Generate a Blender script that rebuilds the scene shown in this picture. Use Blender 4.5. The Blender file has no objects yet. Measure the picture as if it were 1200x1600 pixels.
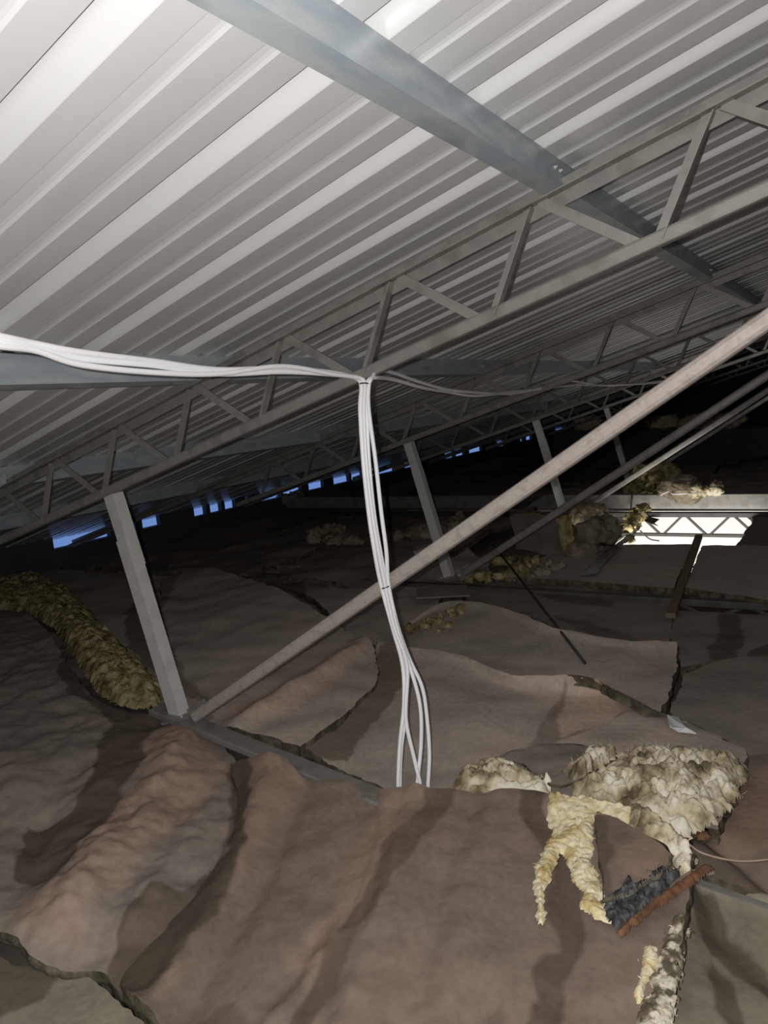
import bpy, bmesh, math, random
import numpy as np
from mathutils import Vector, Matrix, noise
from mathutils.bvhtree import BVHTree

random.seed(7)
scene = bpy.context.scene
C = scene.collection

# ------------------------------------------------------------------ frame of the place
# x: horizontal, up the roof slope; y: along the purlins; z: up.  The phone is at the origin.
F = 1166.0
_n = lambda v: np.array(v, float) / np.linalg.norm(v)
_P = _n([735, -230, F]); _R = _n([-1680, 540, F]); _R = _n(_R - _P * _R.dot(_P))
_N = np.cross(_R, _P)
if _N[1] < 0: _N = -_N
TH = math.radians(15)                                   # roof pitch
_g = math.cos(TH) * _N + math.sin(TH) * _R
_Z = -_g; _Y = _P; _X = np.cross(_Y, _Z)
MW = np.array([_X, _Y, _Z])
ND = MW @ _N                                            # roof normal, pointing down
H = 0.817                                               # roof sheet above the phone, along the normal
CO, SI = math.cos(TH), math.sin(TH)

# ------------------------------------------------------------------ camera
cam = bpy.data.cameras.new('camera'); cam_o = bpy.data.objects.new('camera', cam); C.objects.link(cam_o)
r, u, b = MW @ np.array([1, 0, 0]), MW @ np.array([0, -1, 0]), MW @ np.array([0, 0, -1])
cam_o.matrix_world = Matrix(((r[0], u[0], b[0], 0), (r[1], u[1], b[1], 0), (r[2], u[2], b[2], 0), (0, 0, 0, 1)))
cam.sensor_fit = 'VERTICAL'; cam.sensor_height = 36; cam.lens = F / 1600 * 36
cam.clip_start = 0.02; cam.clip_end = 200
scene.camera = cam_o

# ------------------------------------------------------------------ sky, flash, daylit room below, exposure
world = bpy.data.worlds.new('sky'); scene.world = world; world.use_nodes = True
bg = world.node_tree.nodes['Background']; bg.inputs[0].default_value = (0.20, 0.36, 0.80, 1); bg.inputs[1].default_value = 0.70
fl = bpy.data.lights.new('phone_flash', 'POINT'); fl.energy = 125; fl.shadow_soft_size = 0.004; fl.color = (1.0, 0.985, 0.96)
fl_o = bpy.data.objects.new('phone_flash', fl); C.objects.link(fl_o)
fl_o.location = Vector(MW @ np.array([-0.034, -0.016, 0.0]))
rl = bpy.data.lights.new('room_light', 'AREA'); rl.energy = 130; rl.shape = 'RECTANGLE'; rl.size = 2.4; rl.size_y = 0.6; rl.color = (1.0, 0.97, 0.92)
rl_o = bpy.data.objects.new('room_light', rl); C.objects.link(rl_o); rl_o.location = (-1.3, 5.0, -2.3)
rl_o.rotation_euler = (Vector((-1.3, 8.3, -2.0)) - Vector((-1.3, 5.0, -2.3))).to_track_quat('-Z', 'Y').to_euler()
scene.view_settings.view_transform = 'Standard'; scene.view_settings.look = 'None'
scene.view_settings.exposure = 0.0; scene.view_settings.gamma = 1.0; scene.view_settings.use_curve_mapping = False

# ------------------------------------------------------------------ helpers
def ray(px, py): return MW @ np.array([(px - 600) / F, (py - 800) / F, 1.0])
def at_z(px, py, z): d = ray(px, py); return Vector(d * (z / d[2]))
def at_y(px, py, y): d = ray(px, py); return Vector(d * (y / d[1]))
def at_d(px, py, dep): return Vector(ray(px, py) * dep)
def SL(s, y, n): return Vector((s * CO - (H - n) * ND[0], y, s * SI - (H - n) * ND[2]))   # roof coordinates: s uphill, n below the sheet
UP_S = Vector((CO, 0, SI)); DN = Vector((ND[0], ND[1], ND[2]))
ORG = {}
def tag(o, label=None, cat=None, group=None, kind=None):
    if label: o['label'] = label
    if cat: o['category'] = cat
    if group: o['group'] = group
    if kind: o['kind'] = kind
    return o
def thing(name, loc, label=None, cat=None, group=None, kind=None):
    o = bpy.data.objects.new(name, None); C.objects.link(o); o.location = loc; o.empty_display_size = 0.05
    ORG[o] = Vector(loc)
    return tag(o, label, cat, group, kind)
def mk(name, verts, faces, m, parent=None, smooth=False, attrs=None):
    verts = [Vector(v) for v in verts]
    if parent is not None: org = ORG[parent]
    else:
        xs = [v.x for v in verts]; ys = [v.y for v in verts]; zs = [v.z for v in verts]
        org = Vector(((min(xs) + max(xs)) / 2, (min(ys) + max(ys)) / 2, min(zs)))
    me = bpy.data.meshes.new(name)
    me.from_pydata([v - org for v in verts], [], faces); me.update()
    if smooth: me.polygons.foreach_set('use_smooth', [True] * len(me.polygons))
    for k, arr in (attrs or {}).items():
        a = me.attributes.new(k, 'FLOAT', 'POINT'); a.data.foreach_set('value', np.asarray(arr, dtype=np.float32))
    me.materials.append(m)
    o = bpy.data.objects.new(name, me); C.objects.link(o)
    ORG[o] = org
    if parent is not None: o.parent = parent
    else: o.location = org
    return o
def copy_tree(o, parent=None, shift=None):
    c = o.copy(); C.objects.link(c); c.parent = parent
    ORG[c] = ORG[o] + (shift or Vector())
    if shift is not None and parent is None: c.location = o.location + shift
    for ch in list(o.children): copy_tree(ch, c, shift)
    return c
class MB:
    def __init__(s): s.v = []; s.f = []
    def add(s, v, f):
        k = len(s.v); s.v += list(v); s.f += [tuple(i + k for i in q) for q in f]
    def build(s, name, m, parent=None, smooth=False): return mk(name, s.v, s.f, m, parent, smooth)
def prism_vf(prof, p0, p1, side):
    p0, p1 = Vector(p0), Vector(p1); d = (p1 - p0).normalized()
    a = Vector(side); a = (a - d * a.dot(d)).normalized(); bb = d.cross(a)
    n = len(prof); v = [p0 + a * q[0] + bb * q[1] for q in prof] + [p1 + a * q[0] + bb * q[1] for q in prof]
    f = [(i, (i + 1) % n, n + (i + 1) % n, n + i) for i in range(n)]
    f += [tuple(range(n))[::-1], tuple(range(n, 2 * n))]
    return v, f
def prism(name, prof, p0, p1, side, m, parent=None):
    v, f = prism_vf(prof, p0, p1, side)
    o = mk(name, v, f, m, parent)
    bm = bmesh.new(); bm.from_mesh(o.data); bmesh.ops.recalc_face_normals(bm, faces=bm.faces); bm.to_mesh(o.data); bm.free()
    return o
def rect(w, h, c=0.0):
    w /= 2; h /= 2
    if c <= 0: return [(-w, -h), (w, -h), (w, h), (-w, h)]
    return [(-w + c, -h), (w - c, -h), (w - c * .3, -h + c * .3), (w, -h + c), (w, h - c), (w - c * .3, h - c * .3), (w - c, h), (-w + c, h), (-w + c * .3, h - c * .3), (-w, h - c), (-w, -h + c), (-w + c * .3, -h + c * .3)]
def angle(w, h, t): return [(0, 0), (w, 0), (w, t), (t, t), (t, h), (0, h)]
def channel(w, h, lip, t):   # web along b at a=0, flanges toward +a, lips
    return [(0, -h / 2), (w, -h / 2), (w, -h / 2 + lip), (w - t, -h / 2 + lip), (w - t, -h / 2 + t), (t, -h / 2 + t), (t, h / 2 - t), (w - t, h / 2 - t), (w - t, h / 2 - lip), (w, h / 2 - lip), (w, h / 2), (0, h / 2)]
def crom(pts, n):
    p = [np.array(q, float) for q in pts]; p = [2 * p[0] - p[1]] + p + [2 * p[-1] - p[-2]]
    out = []
    for i in range(1, len(p) - 2):
        for k in range(n):
            t = k / n
            out.append(0.5 * ((2 * p[i]) + (-p[i - 1] + p[i + 1]) * t + (2 * p[i - 1] - 5 * p[i] + 4 * p[i + 1] - p[i + 2]) * t * t + (-p[i - 1] + 3 * p[i] - 3 * p[i + 1] + p[i + 2]) * t ** 3))
    out.append(p[-2]); return out
def tube_vf(pts, rad, seg=8):
    pts = [Vector(p) for p in pts]; v = []; f = []; ref = Vector((0.31, 0.2, 0.93))
    for i, p in enumerate(pts):
        d = (pts[min(i + 1, len(pts) - 1)] - pts[max(i - 1, 0)]).normalized()
        a = (ref - d * ref.dot(d)).normalized(); ref = a; bb = d.cross(a)
        rr = rad[i] if hasattr(rad, '__len__') else rad
        for k in range(seg):
            t = 2 * math.pi * k / seg; v.append(p + a * (rr * math.cos(t)) + bb * (rr * math.sin(t)))
    for i in range(len(pts) - 1):
        for k in range(seg):
            f.append((i * seg + k, i * seg + (k + 1) % seg, (i + 1) * seg + (k + 1) % seg, (i + 1) * seg + k))
    f.append(tuple(range(seg))[::-1]); f.append(tuple(range((len(pts) - 1) * seg, len(pts) * seg)))
    return v, f
def tube(name, pts, rad, m, parent=None, seg=8):
    v, f = tube_vf(pts, rad, seg); return mk(name, v, f, m, parent, True)

# ------------------------------------------------------------------ materials
def newmat(name):
    m = bpy.data.materials.new(name); m.use_nodes = True
    return m, m.node_tree.nodes, m.node_tree.links, m.node_tree.nodes['Principled BSDF']
def simple(name, cols, rough, metal=0.0, scale=8.0, detail=6, bump=0.0, bscale=60.0, spec=0.5, stretch=(1, 1, 1), lo=0.35, hi=0.65):
    m, N, L, P = newmat(name)
    tc = N.new('ShaderNodeTexCoord'); mp = N.new('ShaderNodeMapping'); mp.inputs['Scale'].default_value = stretch
    L.new(tc.outputs['Object'], mp.inputs[0])
    nz = N.new('ShaderNodeTexNoise'); nz.inputs['Scale'].default_value = scale; nz.inputs['Detail'].default_value = detail
    L.new(mp.outputs[0], nz.inputs['Vector'])
    cr = N.new('ShaderNodeValToRGB'); cr.color_ramp.elements[0].position = lo; cr.color_ramp.elements[1].position = hi
    while len(cr.color_ramp.elements) < len(cols): cr.color_ramp.elements.new(0.5)
    for i, c in enumerate(cols):
        e = cr.color_ramp.elements[i]; e.position = lo + (hi - lo) * i / max(1, len(cols) - 1); e.color = (*c, 1)
    L.new(nz.outputs[0], cr.inputs[0]); L.new(cr.outputs[0], P.inputs['Base Color'])
    P.inputs['Roughness'].default_value = rough; P.inputs['Metallic'].default_value = metal
    P.inputs['Specular IOR Level'].default_value = spec
    if bump:
        n2 = N.new('ShaderNodeTexNoise'); n2.inputs['Scale'].default_value = bscale; n2.inputs['Detail'].default_value = 8
        L.new(mp.outputs[0], n2.inputs['Vector'])
        bp = N.new('ShaderNodeBump'); bp.inputs['Strength'].default_value = bump; bp.inputs['Distance'].default_value = 0.01
        L.new(n2.outputs[0], bp.inputs['Height']); L.new(bp.outputs[0], P.inputs['Normal'])
    return m
M_ROOF = simple('white_roof_paint', [(.60, .60, .60), (.66, .66, .655), (.70, .70, .695)], 0.27, 0, 3.0, 4, 0.015, 40, 0.6, (0.25, 1, 1))
M_GALV = simple('galvanised_steel', [(.31, .355, .37), (.46, .495, .495), (.36, .42, .475), (.54, .575, .57)], 0.42, 0.2, 9.0, 5, 0.03, 80, 0.5, (1, .35, 1), .3, .7)
M_STEEL = simple('dull_steel_paint', [(.19, .18, .16), (.27, .255, .23), (.23, .22, .205)], 0.5, 0.15, 9.0, 5, 0.05, 90)
M_POST = simple('zinc_post', [(.55, .535, .505), (.64, .63, .595), (.59, .575, .55)], 0.42, 0.08, 6.0, 5, 0.03, 90)
M_BRACE = simple('primed_tube', [(.36, .31, .28), (.45, .40, .36), (.40, .345, .315)], 0.55, 0.1, 30.0, 6, 0.06, 150)
M_CABLE = simple('white_cable', [(.90, .90, .92), (.94, .94, .955)], 0.35, 0, 4)
M_TIE = simple('black_plastic', [(.01, .01, .011), (.02, .02, .02)], 0.45, 0, 10)
M_BOARD = simple('ceiling_board_back', [(.10, .08, .065), (.15, .12, .10)], 0.9, 0, 3, 6, 0.1, 40)
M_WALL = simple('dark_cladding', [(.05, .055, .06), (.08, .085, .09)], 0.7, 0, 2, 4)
M_TIMBER = simple('old_timber', [(.13, .09, .055), (.22, .16, .10), (.17, .12, .075)], 0.8, 0, 6, 6, 0.15, 60, 0.3, (1, .15, 1))
M_KRAFT = simple('rust_brown_kraft', [(.10, .045, .02), (.20, .095, .045), (.14, .065, .035)], 0.75, 0, 22, 5, 0.2, 60)
M_CHAR = simple('charcoal_fibre', [(.025, .026, .028), (.07, .072, .075), (.16, .16, .155)], 0.9, 0, 38, 8, 0.8, 90, .2)
M_FOIL = simple('silver_foil', [(.35, .38, .43), (.62, .66, .72)], 0.28, 0.85, 14, 5, 0.4, 30)
M_SCRAP = simple('white_scrap', [(.60, .60, .60), (.8, .8, .8)], 0.4, 0, 12, 5, .2, 40)
M_DSTEEL = simple('dark_steel', [(.07, .064, .056), (.12, .11, .10)], 0.6, 0.1, 12, 5)  # steel in a darker tone, so the second joist reads faint
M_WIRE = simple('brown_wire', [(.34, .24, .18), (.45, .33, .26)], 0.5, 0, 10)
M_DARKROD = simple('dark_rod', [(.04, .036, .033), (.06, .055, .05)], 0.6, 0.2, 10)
M_ROOMW = simple('white_room_paint', [(.82, .81, .78), (.86, .85, .83)], 0.8, 0, 2)
M_CREAM = simple('cream_wool', [(.50, .37, .16), (.74, .62, .36), (.82, .74, .54), (.66, .54, .30)], 0.95, 0, 14, 6, 0.45, 70, .15)
M_WOOL = simple('dirty_glass_wool', [(.15, .12, .07), (.40, .34, .215), (.68, .60, .43), (.84, .79, .65)], 0.95, 0, 11, 5, 0.5, 60, .15, (1, 1, 1), .36, .64)
M_YELLOW = simple('yellow_glass_wool', [(.13, .10, .045), (.28, .225, .10), (.44, .37, .19), (.52, .47, .33)], 0.95, 0, 14, 9, 0.9, 60, .15, (1, 1, 1), .32, .7)
M_FLAKE = simple('flaky_wool', [(.12, .10, .07), (.20, .17, .12), (.50, .45, .33), (.66, .61, .50)], 0.95, 0, 34, 4, 0.5, 80, .15, (1, 1, 1), .42, .60)
M_DWOOL = simple('darkened_wool_edge', [(.06, .05, .035), (.11, .095, .065), (.17, .15, .11)], 0.95, 0, 22, 8, 0.6, 60, .15)  # wool edges darkened to read as the dark gaps between blankets
M_PALE = simple('pale_tan_wool', [(.18, .145, .095), (.30, .25, .17), (.38, .33, .24)], 0.95, 0, 9, 9, 0.8, 50, .15)

def paper(name, c_main, c_alt, c_pink, c_stain):
    m, N, L, P = newmat(name)
    tc = N.new('ShaderNodeTexCoord')
    n1 = N.new('ShaderNodeTexNoise'); n1.inputs['Scale'].default_value = 2.6; n1.inputs['Detail'].default_value = 7; n1.inputs['Roughness'].default_value = .6
    L.new(tc.outputs['Object'], n1.inputs['Vector'])
    cr = N.new('ShaderNodeValToRGB'); cr.color_ramp.elements[0].position = .36; cr.color_ramp.elements[1].position = .64
    cr.color_ramp.elements[0].color = (*c_alt, 1); cr.color_ramp.elements[1].color = (*c_main, 1)
    L.new(n1.outputs[0], cr.inputs[0])
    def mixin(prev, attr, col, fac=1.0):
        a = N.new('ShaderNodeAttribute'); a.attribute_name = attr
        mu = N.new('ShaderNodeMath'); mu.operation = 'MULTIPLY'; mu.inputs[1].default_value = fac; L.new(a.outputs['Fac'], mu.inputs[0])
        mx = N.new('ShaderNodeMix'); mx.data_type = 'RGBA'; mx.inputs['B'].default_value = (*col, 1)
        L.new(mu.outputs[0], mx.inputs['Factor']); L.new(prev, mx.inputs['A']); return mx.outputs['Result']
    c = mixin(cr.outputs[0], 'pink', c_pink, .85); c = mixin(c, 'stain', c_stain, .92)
    n3 = N.new('ShaderNodeTexNoise'); n3.inputs['Scale'].default_value = 45; n3.inputs['Detail'].default_value = 5; L.new(tc.outputs['Object'], n3.inputs['Vector'])
    mr = N.new('ShaderNodeMapRange'); mr.inputs['From Min'].default_value = .3; mr.inputs['From Max'].default_value = .7; mr.inputs['To Min'].default_value = .88; mr.inputs['To Max'].default_value = 1.1
    L.new(n3.outputs[0], mr.inputs[0])
    mm = N.new('ShaderNodeMix'); mm.data_type = 'RGBA'; mm.blend_type = 'MULTIPLY'; mm.inputs['Factor'].default_value = 1
    L.new(c, mm.inputs['A']); L.new(mr.outputs[0], mm.inputs['B']); L.new(mm.outputs['Result'], P.inputs['Base Color'])
    P.inputs['Roughness'].default_value = .72; P.inputs['Specular IOR Level'].default_value = .25
    n2 = N.new('ShaderNodeTexNoise'); n2.inputs['Scale'].default_value = 22; n2.inputs['Detail'].default_value = 9; L.new(tc.outputs['Object'], n2.inputs['Vector'])
    bp = N.new('ShaderNodeBump'); bp.inputs['Strength'].default_value = .28; bp.inputs['Distance'].default_value = .012
    L.new(n2.outputs[0], bp.inputs['Height']); L.new(bp.outputs[0], P.inputs['Normal'])
    return m
M_PAPER = paper('brown_paper_facing', (.235, .175, .14), (.175, .140, .112), (.30, .205, .155), (.088, .066, .048))
M_PAPERG = paper('grey_brown_paper_facing', (.30, .245, .205), (.235, .205, .175), (.37, .26, .20), (.12, .09, .068))
M_PAPERL = paper('light_brown_paper_facing', (.52, .425, .36), (.41, .355, .305), (.60, .44, .345), (.215, .165, .128))
M_PAPERO = paper('olive_brown_paper_facing', (.29, .25, .19), (.22, .195, .15), (.33, .24, .17), (.12, .10, .072))

# ------------------------------------------------------------------ roof: ribbed sheets, one per pan
PITCH = 0.406; Y0 = 0.782 - 6 * PITCH; S_EAVE, S_RIDGE = -7.28, 3.2
roof = thing('ceiling', SL(-1, 2, 0), kind='structure')
prof = [(0, 0), (.006, .030), (.010, .038), (.016, .041), (.036, .041), (.046, .0395), (.054, .036), (.061, .0305), (.067, .0235), (.072, .016), (.077, .0085), (.083, .002), (.086, 0),
        (.158, 0), (.1605, .006), (.164, .0075), (.196, .0055), (.205, .0035), (.213, 0), (.293, 0), (.2955, .006), (.299, .0075), (.318, .0055), (.326, .0035), (.333, 0), (PITCH, 0)]
def sheet_mesh():
    v = []; f = []
    for s in (S_EAVE, S_RIDGE):
        for t in (0, 0.0012):
            for (y, up) in prof: v.append(SL(s, Y0 + y, -up - t) - SL(-1, 2, 0))
    n = len(prof)
    for i in range(n - 1):
        f.append((i, i + 1, 2 * n + i + 1, 2 * n + i)); f.append((n + i, 3 * n + i, 3 * n + i + 1, n + i + 1))
    me = bpy.data.meshes.new('roof_sheet'); me.from_pydata(v, [], f); me.update(); me.materials.append(M_ROOF)
    sh = []
    for i in range(n - 1): sh += [2 <= i <= 11] * 2
    me.polygons.foreach_set('use_smooth', sh); return me
sm = sheet_mesh()
for k in range(56):
    o = bpy.data.objects.new('roof_sheet', sm); C.objects.link(o); o.parent = roof; o.location = (0, k * PITCH, 0)
Y_END = Y0 + 56 * PITCH

# ------------------------------------------------------------------ ceiling boards below (with the opening), walls, room below
ZB = -1.50
HX0, HX1, HY0, HY1 = -1.98, -0.74, 6.05, 8.30
mb = MB()
def slab(x0, x1, y0, y1, z0, z1):
    v = [(x, y, z) for z in (z0, z1) for (x, y) in ((x0, y0), (x1, y0), (x1, y1), (x0, y1))]
    return v, [(3, 2, 1, 0), (4, 5, 6, 7), (0, 1, 5, 4), (1, 2, 6, 5), (2, 3, 7, 6), (3, 0, 4, 7)]
XL, XR, YB = -7.12, 3.3, -1.9
for q in ((XL, HX0, YB, Y_END), (HX1, XR, YB, Y_END), (HX0, HX1, YB, HY0), (HX0, HX1, HY1 + .12, Y_END)): mb.add(*slab(*q, ZB - .02, ZB))
tag(mb.build('floor', M_BOARD), kind='structure')
# eave wall: closed up to a strip under the sheets, open gaps between the blocks
zr = lambda x: SL(0, 0, 0).z + (x - SL(0, 0, 0).x) * math.tan(TH)
XE = -7.05; ZT = zr(XE); GAP = 0.125
we = thing('wall_eave', (XE, 8, ZB), kind='structure')
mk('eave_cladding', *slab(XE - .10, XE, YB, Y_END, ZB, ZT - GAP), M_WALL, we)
def y_at(px, py): d = ray(px, py); return d[1] * (XE / d[0])
open_px = [(83, 172), (181, 212), (222, 250), (303, 322), (328, 346), (351, 368), (384, 390), (407, 440), (442, 471), (482, 506), (521, 546), (549, 567), (574, 588), (590, 617), (621, 626), (632, 649), (695, 710), (712, 726), (733, 753), (777, 789), (813, 818), (822, 831), (843, 849), (868, 885)]
ys = []
for a, bb in open_px:
    f_ = lambda px: y_at(px, 840 - (px - 85) * .2265)
    ys.append((f_(a), f_(bb)))
prev = YB
for a, bb in ys + [(Y_END, Y_END)]:
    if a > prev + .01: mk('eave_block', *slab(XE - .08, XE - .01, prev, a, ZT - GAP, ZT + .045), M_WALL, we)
    prev = max(prev, bb)
# the other walls
mb = MB()
for k in range(52):
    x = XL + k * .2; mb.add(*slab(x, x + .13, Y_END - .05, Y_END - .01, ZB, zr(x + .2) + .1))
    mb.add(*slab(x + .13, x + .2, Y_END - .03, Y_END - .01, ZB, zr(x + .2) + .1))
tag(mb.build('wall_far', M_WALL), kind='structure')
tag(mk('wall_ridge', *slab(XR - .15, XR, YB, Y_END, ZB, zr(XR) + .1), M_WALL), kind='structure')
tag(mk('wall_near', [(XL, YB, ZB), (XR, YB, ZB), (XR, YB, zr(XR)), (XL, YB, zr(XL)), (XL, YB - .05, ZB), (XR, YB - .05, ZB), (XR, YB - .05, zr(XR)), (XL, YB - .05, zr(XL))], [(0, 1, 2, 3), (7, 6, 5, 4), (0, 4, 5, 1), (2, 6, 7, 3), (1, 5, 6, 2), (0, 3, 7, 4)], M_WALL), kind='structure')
rm = thing('wall_room_below', (-1.3, 8.3, -4), kind='structure')
mk('room_end_wall', *slab(-5, 2.5, 8.30, 8.42, -4, -1.375), M_ROOMW, rm)
mk('room_side_wall', *slab(-5.1, -5, 2.5, 8.3, -4, ZB - .02), M_ROOMW, rm)
mk('room_side_wall', *slab(2.5, 2.6, 2.5, 8.3, -4, ZB - .02), M_ROOMW, rm)
mk('room_end_wall', *slab(-5, 2.5, 2.4, 2.5, -4, ZB - .02), M_ROOMW, rm)
mk('room_floor', *slab(-5, 2.5, 2.5, 8.3, -4.1, -4), M_ROOMW, rm)

# ------------------------------------------------------------------ purlins
PUR = [(-.52, 'wide galvanised purlin crossing the bright roof sheets at the top', ), (-2.04, 'galvanised purlin behind the white cables at left, second from the camera'), (-3.56, 'dim third purlin low over the left end of the nearest truss'), (-5.08, 'dark fourth purlin towards the eave')]
bolt_me = {}
def bolt(parent, p, ax, r_=.005):
    bm_v, f = tube_vf([p, p + ax * .004, p + ax * .0045, p + ax * .009], [r_, r_, r_ * .55, r_ * .5], 6)
    return mk('bolt', bm_v, f, M_POST, parent)
TY = [2.15 + 2.66 * k for k in range(6)]
for s, lab in PUR:
    t = thing('purlin', SL(s, 8, .10), lab, 'purlin', 'roof purlins')
    sec = prism('purlin_section', channel(.050, .100, .018, .003), SL(s, YB + .1, .05), SL(s, Y_END - .1, .05), -UP_S, M_GALV, t)
    for ty in TY[:3]:
        for dy in (-.022, .022): bolt(sec, SL(s, ty + dy, .045), UP_S)

# ------------------------------------------------------------------ lattice trusses under the purlins
def top_lattice(y, label):
    t = thing('lattice_truss', SL(-2.8, y, .36), label, 'roof truss', 'lattice roof trusses')
    s0, s1 = -7.1, 2.6
    prism('top_chord', angle(.042, .042, .005), SL(s0, y + .012, .101), SL(s1, y + .012, .101), (0, -1, 0), M_STEEL, t)
    prism('top_chord', angle(.040, .038, .005), SL(s0, y + .020, .104), SL(s1, y + .020, .104), (0, 1, 0), M_STEEL, t)
    prism('bottom_chord', rect(.040, .040, .008), SL(-4.62, y, .343), SL(s1, y, .343), (0, 1, 0), M_STEEL, t)
    for k in range(-5, 14):
        st = -.098 - .4996 * k; tp = SL(st, y, .118)
        if -4.5 < st < s1 - .3:
            prism('web_member', angle(.030, .030, .004), SL(st - .016, y + .004, .112), SL(st - .215, y + .004, .350), (0, -1, 0), M_STEEL, t)
            prism('web_member', angle(.030, .030, .004), SL(st - .006, y - .004, .112), SL(st + .215, y + .004, .350), (0, 1, 0), M_STEEL, t)
    return t
tlab = ['nearest lattice roof truss, carrying the tied white cables', 'second lattice roof truss, behind the nearest one', 'third lattice roof truss, dim in the dark', 'fourth lattice roof truss, far in the dark', 'fifth lattice roof truss, far in the dark near the eave gaps', 'farthest lattice roof truss, almost lost in the dark']
T0 = top_lattice(TY[0], tlab[0])
for k in range(1, 6):
    c = copy_tree(T0, None, Vector((0, TY[k] - TY[0], 0))); c['label'] = tlab[k]

# ------------------------------------------------------------------ ceiling-level lattice joists
def joist(y, label, zt=-1.285, jm=None):
    jm = jm or M_STEEL
    t = thing('lattice_joist', (-2.5, y, -1.47), label, 'joist', 'ceiling lattice joists')
    prism('top_chord', rect(.045, .07, .006), (-6.6, y, zt), (2.6, y, zt), (0, 0, 1), jm, t)
    prism('bottom_chord', rect(.03, .04, .004), (-6.6, y, -1.47), (2.6, y, -1.47), (0, 0, 1), jm, t)
    x = -6.4
    while x < 2.4:
        prism('web_member', rect(.022, .022, .004), (x, y, zt - .015), (x + .17, y, -1.46), (0, 1, 0), jm, t)
        prism('web_member', rect(.022, .022, .004), (x + .21, y, -1.46), (x + .38, y, zt - .015), (0, 1, 0), jm, t)
        x += .42
    return t
jl = ['grey steel joist emerging between insulation blankets at the nearest post foot', 'steel lattice joist half buried in insulation left of the timber batten', 'lattice joist in backlit silhouette crossing the bright opening in the ceiling']
joist(TY[1], jl[1], -1.37, M_DSTEEL); joist(TY[2], jl[2], -1.27, M_DARKROD)  # third joist coloured dark to imitate its backlit silhouette
t = thing('floor_joist', (-2.0, 2.05, -1.47), jl[0], 'joist')
ja, jb = Vector((-2.72, 2.17, -1.285)), Vector((-1.12, 1.86, -1.285)); jd = Vector((0, 0, -.185))
prism('top_chord', rect(.03, .085, .006), ja, jb, (0, 0, 1), M_STEEL, t); prism('bottom_chord', rect(.03, .04, .004), ja + jd, jb + jd, (0, 0, 1), M_STEEL, t)
for k in range(4):
    a_, b_, c_ = ja.lerp(jb, k / 4 + .01), ja.lerp(jb, k / 4 + .12), ja.lerp(jb, k / 4 + .24)
    prism('web_member', rect(.022, .022, .004), a_, b_ + jd, (0, 1, 0), M_STEEL, t); prism('web_member', rect(.022, .022, .004), b_ + jd, c_, (0, 1, 0), M_STEEL, t)

# ------------------------------------------------------------------ posts and diagonal braces
plab = ['pale steel post standing at left in front of yellow wool', 'dim steel post behind the hanging cables', 'dark steel post right of the middle, third row', 'farthest dark post, partly hidden behind the long diagonal brace']
blab = ['long pale diagonal brace with the cable bundle tied to it', 'thinner diagonal brace just below the long pale one', 'upper of the two far thin diagonal braces at right', 'lower of the two far thin diagonal braces at right']
for k in range(4):
    y = TY[k]
    t = thing('post', SL(-2.775, y, 1.40), plab[k], 'post', 'steel posts under the trusses')
    prism('upper_post', channel(.06, .064, .018, .004), SL(-2.79, y - .012, .36), SL(-2.79, y - .012, .70), (0, 1, 0), M_POST, t)
    prism('lower_post', channel(.06, .070, .018, .004), SL(-2.785, y - .022, .57), SL(-2.80, y - .022, 1.405), (0, 1, 0), M_POST, t)
    fp = prism('foot_plate', rect(.13, .012), SL(-2.80, y - .05, 1.405), SL(-2.80, y + .05, 1.405), UP_S, M_STEEL, t)
    for ds in (-.05, .05): bolt(fp, SL(-2.80 + ds, y - .025, 1.399), -DN, .008)
    p0 = Vector((-2.42, y - .012, -1.255)); p1 = Vector((-.17, y - .012, .137)); p2 = p0 + (p1 - p0) * 1.38
    t = thing('diagonal_brace', p0, blab[k], 'brace', 'diagonal truss braces')
    prism('tube', rect(.062, .05, .014), p0, p2, (0, 1, 0), M_BRACE if k == 0 else M_STEEL, t)
    ep = prism('end_plate', rect(.09, .012), p0 + Vector((-.06, .02, -.03)), p0 + Vector((.05, .02, .03)), (0, 0, 1), M_STEEL, t)

    bolt(ep, p0 + Vector((-.045, .012, -.02)), Vector((0, -1, 0)), .009)

# beam behind the opening
t = thing('ceiling_beam', (-2.5, 8.25, -1.36), 'long pale grey beam lying above the bright opening', 'beam')
prism('beam_section', channel(.10, .15, .03, .004), (-6.9, 8.22, -1.235), (2.8, 8.22, -1.285), (0, 1, 0), M_STEEL, t)

# ------------------------------------------------------------------ insulation blankets
SURF = []
def ground(x, y, dflt=-1.5):
    z = dflt
    for t_ in SURF:
        h = t_.ray_cast(Vector((x, y, -1.0)), Vector((0, 0, -1)), .6)
        if h[0] is not None: z = max(z, h[0].z)
    return z
def resample(pts, n, z):
    w = [at_z(p[0], p[1], p[2] if len(p) > 2 else z) for p in pts]
    cr = np.array(crom([tuple(v) for v in w], 8)) if len(w) > 2 else np.array([tuple(v) for v in w])
    seg = np.linalg.norm(np.diff(cr, axis=0), axis=1); cu = np.concatenate([[0], np.cumsum(seg)])
    t = np.linspace(0, cu[-1], n)
    return np.stack([np.interp(t, cu, cr[:, i]) for i in range(3)], 1)
def poly_sd(poly, X, Y):
    P = np.array(poly); n = len(P); inside = np.zeros(len(X), bool); dist = np.full(len(X), 1e9)
    for i in range(n):
        a = P[i]; bq = P[(i + 1) % n]
        cond = ((a[1] > Y) != (bq[1] > Y)); xi = (bq[0] - a[0]) * (Y - a[1]) / ((bq[1] - a[1]) + 1e-12) + a[0]
        inside ^= cond & (X < xi)
        d = bq - a; t = np.clip(((X - a[0]) * d[0] + (Y - a[1]) * d[1]) / (d @ d + 1e-12), 0, 1)
        dist = np.minimum(dist, np.hypot(X - a[0] - t * d[0], Y - a[1] - t * d[1]))
    return np.where(inside, dist, -dist)
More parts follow.
